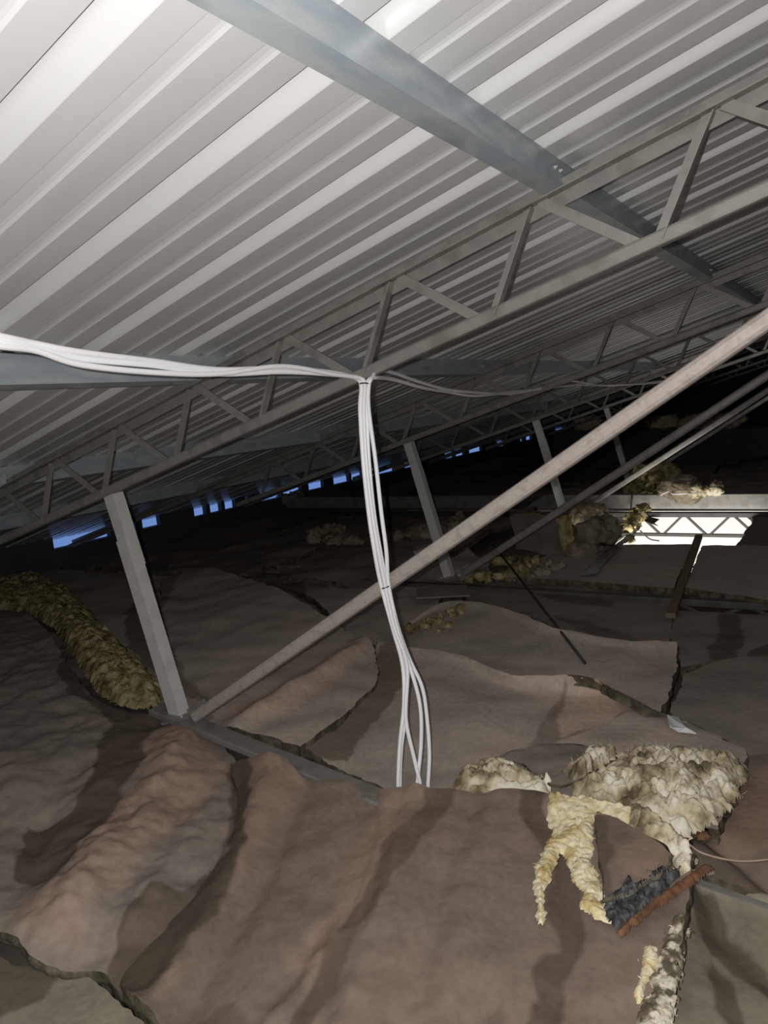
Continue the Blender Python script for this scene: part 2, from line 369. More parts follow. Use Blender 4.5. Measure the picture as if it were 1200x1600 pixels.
def line_d(poly, X, Y):
    P = np.array(poly); dist = np.full(len(X), 1e9)
    for i in range(len(P) - 1):
        a = P[i]; d = P[i + 1] - a; t = np.clip(((X - a[0]) * d[0] + (Y - a[1]) * d[1]) / (d @ d + 1e-12), 0, 1)
        dist = np.minimum(dist, np.hypot(X - a[0] - t * d[0], Y - a[1] - t * d[1]))
    return dist
def px2(pts, z): return [tuple(at_z(p[0], p[1], z))[:2] for p in pts]
def blanket(name, label, top, bottom, left, right, nu, nv, z=-1.34, thick=.05, bumps=((.02, 2.2), (.008, 7)), ridges=(), stains=(), pinks=(), m=None, wool=None, cat='insulation', group=None, seed=0, stain_noise=.03, jag=.012, rim=None):
    T = resample(top, nu, z); B = resample(bottom, nu, z); L_ = resample(left, nv, z); R_ = resample(right, nv, z)
    u = np.linspace(0, 1, nu)[None, :, None]; v = np.linspace(0, 1, nv)[:, None, None]
    G = (1 - v) * T[None] + v * B[None] + (1 - u) * L_[:, None] + u * R_[:, None] - ((1 - u) * (1 - v) * T[0] + u * (1 - v) * T[-1] + (1 - u) * v * B[0] + u * v * B[-1])
    return sheet(name, label, G.reshape(-1, 3), nu, nv, z, thick, bumps, ridges, stains, pinks, m, wool, cat, group, seed, stain_noise, jag, rim)
def sheet(name, label, V, nu, nv, z, thick, bumps, ridges, stains, pinks, m, wool, cat, group, seed, stain_noise, jag, rim=None):
    off = Vector((seed * 3.7, seed * 1.9, seed * .7)); N = len(V)
    pv = [Vector(q) for q in V]
    ej = np.zeros(N)
    for i in range(N):
        a, c = divmod(i, nu); e = min(a, nv - 1 - a, c, nu - 1 - c)
        if e < 3 and jag:
            w = jag * (3 - e) / 3; q = pv[i] * 9 + off; V[i, 0] += w * noise.noise(q) + w * .6 * noise.noise(q * 3.1); V[i, 1] += w * noise.noise(q + Vector((9, 9, 9))) + w * .6 * noise.noise(q * 3.1 + Vector((5, 5, 5)))
    dz = np.zeros(N)
    for amp, fr in bumps: dz += np.array([amp * noise.noise(q * fr + off) for q in pv])
    for pts, w, h, lump in ridges:
        d = line_d(px2(pts, z), V[:, 0], V[:, 1]); g = np.exp(-(d / w) ** 2)
        if lump: g = g * np.array([1 + lump * noise.noise(q * 11 + off) + lump * .6 * noise.noise(q * 24) for q in pv])
        dz += h * g
    if rim: # rolled-up far edge
        idx = np.arange(N) // nu / (nv - 1); dz += rim * np.exp(-(idx / .05) ** 2)
    nzv = np.array([noise.noise(q * 6 + off) + .6 * noise.noise(q * 17 + off) for q in pv])
    st = np.zeros(N); pk = np.zeros(N)
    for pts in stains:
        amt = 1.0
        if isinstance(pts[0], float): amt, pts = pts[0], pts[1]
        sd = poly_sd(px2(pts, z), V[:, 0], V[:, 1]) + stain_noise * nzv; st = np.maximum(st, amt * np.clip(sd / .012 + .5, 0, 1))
    for pts in pinks:  # pink zones: the pinker look of lit, raised parts painted into the paper
        sd = poly_sd(px2(pts, z), V[:, 0], V[:, 1]) + stain_noise * 1.5 * nzv; pk = np.maximum(pk, np.clip(sd / .05 + .5, 0, 1))
    V[:, 2] += dz
    base = Vector((float(V[:, 0].mean()), float(V[:, 1].mean()), float(V[:, 2].min()) - thick))
    t = thing(name, base, label, cat, group)
    fc = [(a * nu + c, a * nu + c + 1, (a + 1) * nu + c + 1, (a + 1) * nu + c) for a in range(nv - 1) for c in range(nu - 1)]
    # facing upward
    p = [Vector(V[i]) for i in fc[len(fc) // 2]]
    if (p[1] - p[0]).cross(p[2] - p[0]).z < 0: fc = [q[::-1] for q in fc]
    mk('paper_facing', V, fc, m or M_PAPER, t, True, {'stain': st, 'pink': pk})
    SURF.append(BVHTree.FromPolygons([Vector(q) for q in V], fc))
    # wool edge and underside
    ring = list(range(nu)) + [a * nu + nu - 1 for a in range(1, nv)] + [(nv - 1) * nu + c for c in range(nu - 2, -1, -1)] + [a * nu for a in range(nv - 2, 0, -1)]
    cen = Vector(V.mean(0)); sv = []; n = len(ring); rows = 4
    for k in range(rows + 1):
        for i in ring:
            q = Vector(V[i]); out = Vector((q.x - cen.x, q.y - cen.y, 0)).normalized()
            bulge = .006 * math.sin(math.pi * k / rows) + (.010 * noise.noise(q * 22 + Vector((k * 3.1, 0, 0))) if 0 < k < rows else 0)
            sv.append(q + out * bulge - Vector((0, 0, thick * k / rows)))
    sf = [(k * n + i, k * n + (i + 1) % n, (k + 1) * n + (i + 1) % n, (k + 1) * n + i) for k in range(rows) for i in range(n)]
    o = mk('wool_edge', sv, sf, wool or M_DWOOL, t, True)
    return t

_bm = bmesh.new(); bmesh.ops.create_icosphere(_bm, subdivisions=3, radius=1); _bm.verts.ensure_lookup_table()
ICO_V = [v.co.copy() for v in _bm.verts]; ICO_F = [tuple(v.index for v in f.verts) for f in _bm.faces]; _bm.free()
def blob_vf(c, rad, sq=(1, 1, .8), disp=.55, fr=2.3, seed=0):
    o = Vector((seed * 7.3, seed * 2.1, seed * 5.7)); v = []
    for d in ICO_V:
        k = 1 + disp * noise.noise(d * fr + o) + disp * .55 * noise.noise(d * fr * 2.4 + o) + disp * .3 * noise.noise(d * fr * 5 + o)
        v.append(Vector((c[0] + d.x * rad * sq[0] * k, c[1] + d.y * rad * sq[1] * k, c[2] + d.z * rad * sq[2] * k)))
    return v, ICO_F
def wool(name, label, spots, m, cat='insulation', group=None, fibres=0, flen=.05, disp=.55, fr=2.3):
    """spots: list of (Vector, radius, squash)"""
    lo = min(p[0].z - p[1] * p[2][2] for p in spots); c = sum((p[0] for p in spots), Vector()) / len(spots)
    t = thing(name, Vector((c.x, c.y, lo)), label, cat, group)
    mb = MB()
    for p, r_, sq in spots: mb.add(*blob_vf(p, r_, sq, disp, fr, random.random() * 50))
    mb.build('wool_body', m, t, True)
    if fibres:
        fb = MB()
        for _ in range(fibres):
            p, r_, sq = random.choice(spots); d = Vector((random.gauss(0, 1), random.gauss(0, 1), abs(random.gauss(0, .8)))).normalized()
            a = p + Vector((d.x * r_ * sq[0], d.y * r_ * sq[1], d.z * r_ * sq[2])) * .8
            d2 = (d + Vector((random.gauss(0, .7), random.gauss(0, .7), random.gauss(0, .5)))).normalized(); ln = flen * random.uniform(.4, 1)
            sd = d2.cross(Vector((random.gauss(0, 1), random.gauss(0, 1), random.gauss(0, 1)))).normalized() * random.uniform(.0006, .0016)
            b1 = a + d2 * ln * .5; b2 = b1 + (d2 + Vector((random.gauss(0, .4), random.gauss(0, .4), random.gauss(0, .4)))).normalized() * ln * .5
            fb.add([a - sd, a + sd, b1 + sd, b1 - sd, b2], [(0, 1, 2, 3), (3, 2, 4)])
        tag(fb.build('loose_fibres', m, t), kind='stuff')
    return t
def wool_patch(name, label, poly, z, hmax, m, cell=.008, edge=.03, lump=(14, 34), rag=.012, fibres=0, flen=.03, cat='insulation', group=None, seed=0):
    P = np.array(px2(poly, z)); lo = P.min(0) - rag * 2; hi = P.max(0) + rag * 2
    nx, ny = int((hi[0] - lo[0]) / cell) + 2, int((hi[1] - lo[1]) / cell) + 2; o = Vector((seed * 3.1, seed * 1.7, 0))
    X, Y = np.meshgrid(lo[0] + cell * np.arange(nx), lo[1] + cell * np.arange(ny)); X = X.ravel(); Y = Y.ravel()
    nz = np.array([noise.noise(Vector((a, b_, 0)) * 22 + o) + .7 * noise.noise(Vector((a, b_, 3)) * 55 + o) for a, b_ in zip(X, Y)])
    sd = poly_sd(P, X, Y) + rag * nz; idx = {}; v = []; f = []
    for i in range(len(X)):
        if sd[i] > -cell * .7:
            q = Vector((X[i], Y[i], 0)); e = 1 - math.exp(-max(sd[i], 0) / edge)
            b1 = 1 - 2 * max(0, 1 - 3.2 * abs(noise.noise(q * lump[0] + o))) ** 2; b2 = 1 - 2 * max(0, 1 - 3 * abs(noise.noise(q * lump[1] + o + Vector((5, 5, 5))))) ** 2; b3 = noise.noise(q * 80 + o)
            h = hmax * e * (.62 + .20 * b1 + .11 * b2 + .10 * b3 + .35 * noise.noise(q * lump[0] * .7 - o))
            g = ground(X[i], Y[i], z - .02) - .006
            idx[i] = len(v); v.append(Vector((X[i] + .35 * cell * nz[i], Y[i] + .35 * cell * nz[i - 1], g + max(h, -.001) + (.004 if sd[i] > cell else 0))))
    for r_ in range(ny - 1):
        for c in range(nx - 1):
            q = (r_ * nx + c, r_ * nx + c + 1, (r_ + 1) * nx + c + 1, (r_ + 1) * nx + c)
            if all(k in idx for k in q): f.append(tuple(idx[k] for k in q))
    # keep one connected sheet, close it underneath
    adj = {}
    for q in f:
        for k in q: adj.setdefault(k, set()).update(q)
    best = set(); left = set(adj)
    while left:
        st = [left.pop()]; comp = set(st)
        while st:
            for w in adj[st.pop()]:
                if w not in comp: comp.add(w); left.discard(w); st.append(w)
        if len(comp) > len(best): best = comp
    f = [q for q in f if q[0] in best]; keep = sorted(best); mp = {k: i for i, k in enumerate(keep)}
    v = [v[k] for k in keep]; f = [tuple(mp[k] for k in q) for q in f]
    c = sum(v, Vector()) / len(v); t = thing(name, Vector((c.x, c.y, min(q.z for q in v))), label, cat, group)
    mk('wool_body', v, f, m, t, True)
    if fibres:
        fb = MB()
        for _ in range(fibres):
            a = random.choice(v); d2 = Vector((random.gauss(0, 1), random.gauss(0, 1), abs(random.gauss(0, .8)))).normalized(); ln = flen * random.uniform(.4, 1)
            sd_ = d2.cross(Vector((random.gauss(0, 1), random.gauss(0, 1), random.gauss(0, 1)))).normalized() * random.uniform(.0005, .0013)
            b1 = a + d2 * ln * .5; b2 = b1 + (d2 + Vector((random.gauss(0, .5), random.gauss(0, .5), random.gauss(0, .4)))).normalized() * ln * .5
            fb.add([a - sd_, a + sd_, b1 + sd_, b1 - sd_, b2], [(0, 1, 2, 3), (3, 2, 4)])
        tag(fb.build('loose_fibres', m, t), kind='stuff')
    return t
def chain(path, z, r0, r1, n, sq=(1, 1, .45), jit=.01):
    pts = crom([tuple(at_z(p[0], p[1], p[2] if len(p) > 2 else z)) for p in path], 12); out = []
    for k in range(n):
        i = int(k / max(1, n - 1) * (len(pts) - 1)); p = Vector(pts[i]) + Vector((random.gauss(0, jit), random.gauss(0, jit), random.uniform(0, .008)))
        out.append((p, r0 + (r1 - r0) * k / max(1, n - 1) * random.uniform(.8, 1.2), sq))
    return out
def scatter(pathpx, z, w, rr, n, zj=.03, sq=(1, 1, .8), hump=0.0):
    pts = crom([tuple(at_z(p[0], p[1], p[2] if len(p) > 2 else z)) for p in pathpx], 10); out = []
    for k in range(n):
        p = Vector(pts[random.randrange(len(pts))]); a = random.uniform(0, 6.28); q = w * math.sqrt(random.random())
        out.append((p + Vector((q * math.cos(a), q * math.sin(a), random.uniform(0, zj) + hump * (1 - q / max(w, 1e-6)))), random.uniform(*rr), (sq[0] * random.uniform(.8, 1.3), sq[1] * random.uniform(.8, 1.3), sq[2] * random.uniform(.8, 1.2))))
    return out

# -- foreground
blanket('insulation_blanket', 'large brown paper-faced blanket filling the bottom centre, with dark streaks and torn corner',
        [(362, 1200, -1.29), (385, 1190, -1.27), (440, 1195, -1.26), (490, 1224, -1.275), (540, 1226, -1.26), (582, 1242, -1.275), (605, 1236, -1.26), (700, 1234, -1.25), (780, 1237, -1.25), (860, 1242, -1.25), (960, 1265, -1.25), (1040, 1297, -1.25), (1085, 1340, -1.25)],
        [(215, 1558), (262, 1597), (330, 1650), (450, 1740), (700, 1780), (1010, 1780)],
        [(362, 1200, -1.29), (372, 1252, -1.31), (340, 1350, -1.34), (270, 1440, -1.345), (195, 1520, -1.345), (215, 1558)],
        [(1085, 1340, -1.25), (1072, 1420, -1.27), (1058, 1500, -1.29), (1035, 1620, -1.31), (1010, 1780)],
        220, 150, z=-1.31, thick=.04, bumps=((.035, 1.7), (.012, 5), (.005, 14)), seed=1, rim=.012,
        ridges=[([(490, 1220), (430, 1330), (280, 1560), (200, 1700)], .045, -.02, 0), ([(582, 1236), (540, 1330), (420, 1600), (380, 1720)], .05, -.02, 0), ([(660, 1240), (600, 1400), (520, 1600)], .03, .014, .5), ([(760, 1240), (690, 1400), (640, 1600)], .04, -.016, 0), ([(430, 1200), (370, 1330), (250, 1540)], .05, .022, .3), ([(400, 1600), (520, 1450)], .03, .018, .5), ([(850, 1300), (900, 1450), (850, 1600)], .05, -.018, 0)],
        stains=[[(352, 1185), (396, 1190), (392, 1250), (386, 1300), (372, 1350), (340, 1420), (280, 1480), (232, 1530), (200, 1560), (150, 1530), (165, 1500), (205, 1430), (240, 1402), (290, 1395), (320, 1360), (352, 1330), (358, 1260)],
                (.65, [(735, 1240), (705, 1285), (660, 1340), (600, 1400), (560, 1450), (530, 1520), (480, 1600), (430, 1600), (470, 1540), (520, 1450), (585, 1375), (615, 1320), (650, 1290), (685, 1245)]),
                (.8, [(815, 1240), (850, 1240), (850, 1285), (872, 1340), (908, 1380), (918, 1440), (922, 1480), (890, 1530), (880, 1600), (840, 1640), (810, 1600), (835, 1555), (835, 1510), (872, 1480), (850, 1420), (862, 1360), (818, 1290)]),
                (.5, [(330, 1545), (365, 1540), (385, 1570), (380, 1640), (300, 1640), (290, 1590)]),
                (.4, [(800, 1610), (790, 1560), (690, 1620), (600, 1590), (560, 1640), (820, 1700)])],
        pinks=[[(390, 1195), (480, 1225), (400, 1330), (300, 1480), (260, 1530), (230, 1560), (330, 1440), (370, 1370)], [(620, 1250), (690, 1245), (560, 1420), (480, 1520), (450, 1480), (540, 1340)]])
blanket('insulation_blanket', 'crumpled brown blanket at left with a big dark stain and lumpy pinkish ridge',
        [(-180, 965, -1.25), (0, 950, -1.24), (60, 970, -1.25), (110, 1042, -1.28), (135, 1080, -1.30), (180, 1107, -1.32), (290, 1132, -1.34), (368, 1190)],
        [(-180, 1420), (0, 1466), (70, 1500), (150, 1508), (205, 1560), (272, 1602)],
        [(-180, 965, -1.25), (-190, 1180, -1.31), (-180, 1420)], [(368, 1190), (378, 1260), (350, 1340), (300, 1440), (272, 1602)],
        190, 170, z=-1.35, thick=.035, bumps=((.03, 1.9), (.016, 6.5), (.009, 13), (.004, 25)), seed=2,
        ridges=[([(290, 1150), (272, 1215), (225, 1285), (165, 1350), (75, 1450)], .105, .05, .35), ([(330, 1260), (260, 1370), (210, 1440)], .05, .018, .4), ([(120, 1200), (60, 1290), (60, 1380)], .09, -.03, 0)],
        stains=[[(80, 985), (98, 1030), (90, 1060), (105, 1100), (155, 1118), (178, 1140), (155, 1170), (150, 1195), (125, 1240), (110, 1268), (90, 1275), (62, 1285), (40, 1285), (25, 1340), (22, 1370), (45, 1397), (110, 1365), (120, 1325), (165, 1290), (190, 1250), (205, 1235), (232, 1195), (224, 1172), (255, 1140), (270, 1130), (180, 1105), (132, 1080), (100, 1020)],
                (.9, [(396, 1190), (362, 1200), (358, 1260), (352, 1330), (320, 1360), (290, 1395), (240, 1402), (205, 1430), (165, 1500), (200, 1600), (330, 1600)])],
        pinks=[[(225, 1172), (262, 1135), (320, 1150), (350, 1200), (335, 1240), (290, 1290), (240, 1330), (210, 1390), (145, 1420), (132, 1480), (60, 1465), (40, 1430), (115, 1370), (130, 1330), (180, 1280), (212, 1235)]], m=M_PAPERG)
blanket('insulation_blanket', 'olive brown blanket in the bottom left corner below a gap',
        [(-200, 1440), (-40, 1470), (30, 1505), (95, 1505), (140, 1520), (195, 1575), (262, 1645), (330, 1720)], [(-260, 1760), (60, 1860), (330, 1900)],
        [(-200, 1440), (-260, 1760)], [(330, 1720), (330, 1900)], 110, 70, z=-1.38, thick=.03, bumps=((.02, 2), (.006, 9)), seed=3, m=M_PAPERO,
        stains=[[(-100, 1530), (0, 1575), (60, 1555), (85, 1515), (40, 1500), (-60, 1480)]])
blanket('insulation_blanket', 'sagging olive blanket with dark folds in the bottom right corner',
        [(1062, 1352, -1.36), (1130, 1372), (1200, 1395), (1330, 1440)], [(985, 1800), (1340, 1800)], [(1062, 1352, -1.36), (1050, 1480), (1020, 1620), (985, 1800)], [(1330, 1440), (1340, 1800)],
        110, 110, z=-1.42, thick=.04, bumps=((.03, 2.5), (.01, 8)), seed=4, m=M_PAPERO,
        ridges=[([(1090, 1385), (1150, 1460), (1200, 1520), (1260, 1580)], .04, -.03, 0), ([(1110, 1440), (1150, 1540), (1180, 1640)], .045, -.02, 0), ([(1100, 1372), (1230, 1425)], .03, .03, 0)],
        stains=[[(1078, 1390), (1110, 1395), (1170, 1475), (1240, 1555), (1225, 1585), (1160, 1505), (1120, 1480), (1170, 1600), (1150, 1620), (1105, 1500)]])  # dark of the two folds put into the facing colour along their valleys
blanket('insulation_blanket', 'reddish brown blanket at the right edge under the thin wire',
        [(1120, 1200), (1200, 1180), (1340, 1170)], [(1062, 1352), (1200, 1392), (1340, 1420)], [(1120, 1200), (1100, 1270), (1062, 1352)], [(1340, 1170), (1340, 1420)],
        80, 70, z=-1.385, thick=.05, seed=5, pinks=[[(1090, 1300), (1160, 1210), (1300, 1190), (1300, 1330), (1150, 1330)]], ridges=[([(1090, 1290), (1160, 1340), (1230, 1400)], .03, -.03, 0)])
# -- middle
blanket('insulation_blanket', 'brown blanket behind the hanging cable ends, with ragged far edge',
        [(588, 1006, -1.29), (645, 1013, -1.27), (720, 1026, -1.27), (790, 1055, -1.28), (850, 1058, -1.28), (915, 1060, -1.26), (1000, 1100, -1.28)], [(470, 1168), (590, 1228), (720, 1245), (880, 1265), (1120, 1300)],
        [(588, 1006, -1.29), (578, 1060, -1.32), (525, 1100, -1.34), (472, 1140), (470, 1168)], [(1000, 1100, -1.28), (1070, 1128), (1140, 1160), (1168, 1185), (1120, 1300)],
        190, 110, z=-1.36, thick=.05, seed=6, jag=.02, rim=.014,
        stains=[[(596, 1030), (640, 1020), (640, 1075), (612, 1110), (592, 1125), (560, 1160), (545, 1190), (480, 1180), (465, 1140), (520, 1105)], (.7, [(905, 1068), (880, 1090), (850, 1130), (825, 1165), (860, 1170), (900, 1150), (960, 1130), (1010, 1100), (960, 1125), (880, 1150), (870, 1125), (890, 1085)])],
        pinks=[[(910, 1060), (1000, 1100), (960, 1128), (885, 1158), (860, 1150), (885, 1100)]],
        ridges=[([(910, 1062), (960, 1085), (1000, 1102)], .03, .03, 0)], m=M_PAPERL)
blanket('insulation_blanket', 'brown blanket right of the pale post with a curved pinkish rim',
        [(250, 905, -1.28), (330, 888, -1.26), (420, 915, -1.25), (500, 955, -1.26), (552, 990, -1.28), (582, 1010, -1.29)], [(296, 1128), (370, 1143), (468, 1166)],
        [(250, 905, -1.28), (255, 1000, -1.31), (285, 1070), (296, 1128)], [(582, 1010, -1.29), (590, 1060, -1.31), (560, 1100), (520, 1135), (468, 1166)],
        140, 110, z=-1.335, thick=.06, seed=7, bumps=((.03, 2), (.012, 6)), m=M_PAPERL,
        ridges=[([(385, 1130), (450, 1095), (520, 1055), (572, 1020)], .08, .045, .2)],
        stains=[(.8, [(285, 900), (255, 960), (262, 1010), (290, 1060), (330, 1090), (320, 1100), (280, 1080), (240, 1000), (240, 900)])],
        pinks=[[(360, 1110), (440, 1085), (520, 1040), (575, 1008), (580, 1030), (520, 1075), (450, 1120), (390, 1145)]])
blanket('insulation_blanket', 'dark blanket between the yellow wool roll and the pale post',
        [(20, 893), (130, 883), (300, 878)], [(228, 1092), (262, 1112), (300, 1120)], [(20, 893), (120, 968), (195, 1048), (228, 1092)], [(300, 878), (270, 1000), (300, 1120)],
        90, 90, z=-1.37, thick=.05, seed=8, m=M_PAPERL, stains=[[(215, 930), (250, 940), (270, 1000), (250, 1060), (200, 1010), (195, 960)]])
blanket('insulation_blanket', 'grey brown blanket crossed by the lower end of the long brace',
        [(370, 892), (470, 872), (600, 888), (690, 925)], [(555, 1000), (600, 1010), (655, 1015)], [(370, 892), (480, 932), (555, 1000)], [(690, 925), (680, 970), (655, 1015)],
        90, 70, z=-1.375, thick=.05, seed=9, m=M_PAPERL, stains=[[(430, 900), (475, 905), (480, 940), (450, 930)]])
blanket('insulation_blanket', 'smooth grey blanket in the middle with a rolled brown far rim',
        [(640, 975), (690, 948, -1.33), (740, 946, -1.31), (800, 960, -1.31), (860, 985, -1.31), (930, 1000, -1.32), (1058, 1010, -1.34)], [(610, 1020), (700, 1050), (790, 1075), (900, 1085), (1030, 1122)],
        [(640, 975), (615, 995), (610, 1020)], [(1058, 1010, -1.34), (1056, 1050), (1030, 1122)],
        150, 70, z=-1.365, thick=.05, seed=10, m=M_PAPERL, rim=.02, pinks=[[(735, 940), (800, 950), (930, 990), (1060, 1003), (1058, 1018), (930, 1010), (850, 990), (740, 955)]])
blanket('insulation_blanket', 'flat dark blanket at the right edge above the big wool heap',
        [(1070, 1052), (1130, 1032), (1200, 1028), (1330, 1025)], [(1045, 1112), (1140, 1158), (1200, 1190), (1330, 1210)], [(1070, 1052), (1062, 1080), (1045, 1112)], [(1330, 1025), (1330, 1210)],
        80, 60, z=-1.375, thick=.05, seed=11, m=M_PAPERG)
blanket('insulation_blanket', 'dark blanket with a damp square stain near the right edge',
        [(1052, 952), (1130, 955), (1200, 960), (1330, 965)], [(1066, 1042), (1130, 1028), (1200, 1022), (1330, 1018)], [(1052, 952), (1045, 990), (1066, 1042)], [(1330, 965), (1330, 1018)],
        80, 50, z=-1.37, thick=.05, seed=12, m=M_PAPERG, stains=[[(1122, 958), (1155, 958), (1162, 1005), (1150, 1030), (1108, 1035), (1105, 1012), (1125, 1000)], [(1165, 1015), (1220, 1000), (1220, 1030), (1165, 1032)]])
blanket('insulation_blanket', 'dim wrinkled blanket strip between the flat panels and the smooth grey blanket',
        [(740, 900), (850, 905), (960, 913), (1048, 925)], [(735, 942), (800, 955), (900, 990), (1048, 1004)], [(740, 900), (720, 920), (735, 942)], [(1048, 925), (1050, 970), (1048, 1004)],
        110, 50, z=-1.375, thick=.05, seed=13, m=M_PAPERG, stains=[(.8, [(830, 915), (900, 930), (960, 940), (950, 948), (880, 942), (830, 925)]), (.7, [(850, 955), (950, 980), (1010, 1000), (990, 1006), (900, 985)])])
blanket('insulation_blanket', 'flat blanket panel left of the timber batten at the opening',
        [(880, 852), (940, 851), (1000, 851), (1086, 851)], [(790, 902), (900, 907), (1052, 918)], [(880, 852), (840, 875), (790, 902)], [(1086, 851), (1068, 885), (1052, 918)],
        90, 50, z=-1.32, thick=.05, seed=14, m=M_PAPERL, bumps=((.01, 2), (.004, 7)))
blanket('insulation_blanket', 'flat blanket panel right of the timber batten at the opening',
        [(1098, 852), (1160, 852), (1200, 853), (1340, 855)], [(1068, 918), (1150, 930), (1200, 937), (1340, 955)], [(1098, 852), (1084, 885), (1068, 918)], [(1340, 855), (1340, 955)],
        90, 50, z=-1.32, thick=.05, seed=15, m=M_PAPERL, bumps=((.01, 2), (.004, 7)))
blanket('insulation_blanket', 'dim blanket lying left of the second post foot',
        [(390, 868), (480, 852), (620, 842), (720, 850)], [(480, 905), (600, 905), (700, 905), (760, 905)], [(390, 868), (430, 890), (480, 905)], [(720, 850), (760, 875), (760, 905)],
        80, 50, z=-1.385, thick=.05, seed=16, m=M_PAPERL, bumps=((.05, 1.6), (.02, 5)))
blanket('insulation_blanket', 'sloping brown blanket beside the bright opening at the right edge',
        [(1168, 800, -1.28), (1200, 803, -1.28), (1340, 812, -1.28)], [(1150, 853, -1.36), (1220, 854, -1.34), (1340, 856, -1.34)], [(1168, 800, -1.28), (1175, 815, -1.30), (1150, 853, -1.36)], [(1340, 812, -1.28), (1340, 856, -1.34)],
        50, 40, z=-1.32, thick=.05, seed=17, m=M_PAPER, bumps=((.02, 3), (.01, 8)))
# grey torn flap and the corner flap
blanket('torn_paper_flap', 'grey torn paper flap lying left of the big wool heap',
        [(775, 1183, -1.30), (830, 1166, -1.29), (900, 1164, -1.29), (962, 1178, -1.29)], [(862, 1226, -1.27), (890, 1222, -1.26), (925, 1205, -1.26), (958, 1188, -1.27)], [(775, 1183, -1.30), (820, 1195, -1.29), (862, 1226, -1.27)], [(962, 1178, -1.29), (958, 1188, -1.27)],
        60, 30, z=-1.285, thick=.008, seed=18, m=M_PAPERG, bumps=((.012, 9),), cat='paper')
blanket('torn_paper_flap', 'pinkish brown paper flap folded over the torn corner, above the charcoal fibre',
        [(928, 1272, -1.245), (965, 1278, -1.235), (1010, 1300, -1.23), (1052, 1335, -1.235)], [(945, 1402, -1.245), (985, 1392, -1.235), (1020, 1372, -1.235), (1045, 1352, -1.235)], [(928, 1272, -1.245), (935, 1330, -1.245), (945, 1402, -1.245)], [(1052, 1335, -1.235), (1045, 1352, -1.235)],
        60, 50, z=-1.235, thick=.012, seed=19, bumps=((.008, 9),), pinks=[[(990, 1290), (1060, 1330), (1000, 1390), (960, 1350)]], stains=[(.6, [(925, 1270), (945, 1280), (955, 1330), (950, 1400), (930, 1400)])], cat='paper')

# -- far blankets in the dark, row by row
ORD = ['first', 'second', 'third', 'fourth', 'fifth', 'sixth', 'seventh', 'eighth', 'ninth']
def far_blanket(x0, x1, y0, y1, k, label, z=-1.40):
    nu, nv = 30, 30
    V = np.array([(x0 + (x1 - x0) * c / (nu - 1), y0 + (y1 - y0) * a / (nv - 1), z) for a in range(nv) for c in range(nu)], float)
    sheet('insulation_blanket', label, V, nu, nv, z, .05, ((.06, 1.4), (.04, 3.5), (.015, 9)), (), (), (), M_PAPERG if k % 3 else M_PAPER, None, 'insulation', 'far dark insulation blankets', 30 + k, .03, .03)
k = 0
for (ya, yb, where, z) in ((2.6, 4.75, 'in the row behind the nearest truss', -1.41), (4.6, 8.12, 'in the row in front of the pale beam', -1.33), (8.6, 10.9, 'in the first row beyond the pale beam', -1.40), (10.95, 13.3, 'in the second row beyond the pale beam', -1.40), (13.35, 15.8, 'in the third row beyond the pale beam', -1.40), (15.85, 19.4, 'in the last dark row by the end wall', -1.40)):
    x = -6.95; c = 0
    while x < 1.6:
        w = random.uniform(1.15, 1.6)
        if not (ya < 8 and x + w > (-2.0 if ya > 4 else -2.9)): far_blanket(x, min(x + w - .04, 2.2), ya, yb, k, 'dim brown blanket, %s from the eave %s' % (ORD[c], where), z); k += 1
        x += w; c += 1

# ------------------------------------------------------------------ torn wool
wool_patch('wool_roll', 'long roll of yellow glass wool spilling from the left edge down to the pale post', [(-60, 905), (20, 905), (60, 897), (110, 920), (150, 962), (185, 1000), (225, 1035), (258, 1078), (245, 1102), (190, 1098), (150, 1075), (118, 1025), (85, 978), (40, 952), (-60, 950)], -1.33, .11, M_YELLOW, .012, .05, (9, 22), .02, 220, .05, seed=1)
wool_patch('wool_tuft', 'grey and ochre wool tuft peeking over the large blanket, beside the cable ends', [(706, 1218), (722, 1196), (760, 1184), (800, 1190), (830, 1205), (866, 1222), (860, 1240), (800, 1240), (735, 1238)], -1.28, .07, M_WOOL, .006, .03, (16, 38), .01, 120, .03, seed=2)
wool_patch('wool_heap', 'big heap of dirty cream glass wool at the right behind the torn corner', [(880, 1218), (912, 1196), (958, 1176), (1000, 1166), (1060, 1168), (1110, 1178), (1150, 1170), (1168, 1200), (1152, 1240), (1112, 1278), (1080, 1298), (1030, 1290), (990, 1270), (950, 1256), (900, 1250)], -1.30, .095, M_WOOL, .006, .055, (13, 30), .02, 420, .045, seed=3)
wool_patch('draped_wool', 'bright cream wool shred draped in two legs over the large blanket corner', [(856, 1244), (900, 1242), (960, 1252), (1000, 1264), (1036, 1282), (1054, 1302), (1012, 1304), (985, 1298), (955, 1284), (934, 1274), (930, 1292), (927, 1330), (934, 1362), (947, 1384), (936, 1396), (954, 1415), (966, 1430), (938, 1426), (904, 1404), (911, 1385), (893, 1365), (886, 1336), (875, 1318), (867, 1340), (855, 1365), (849, 1390), (852, 1415), (843, 1430), (835, 1415), (837, 1385), (831, 1365), (841, 1330), (851, 1310), (861, 1295), (853, 1270)], -1.26, .020, M_CREAM, .004, .012, (24, 50), .011, 200, .018, seed=4)
wool_patch('wool_strip', 'grey dirty wool rim along the torn corner of the large blanket', [(982, 1262), (1020, 1274), (1060, 1298), (1087, 1330), (1082, 1358), (1060, 1362), (1046, 1335), (1015, 1312), (980, 1292)], -1.25, .045, M_WOOL, .005, .02, (20, 45), .006, 120, .025, seed=5)
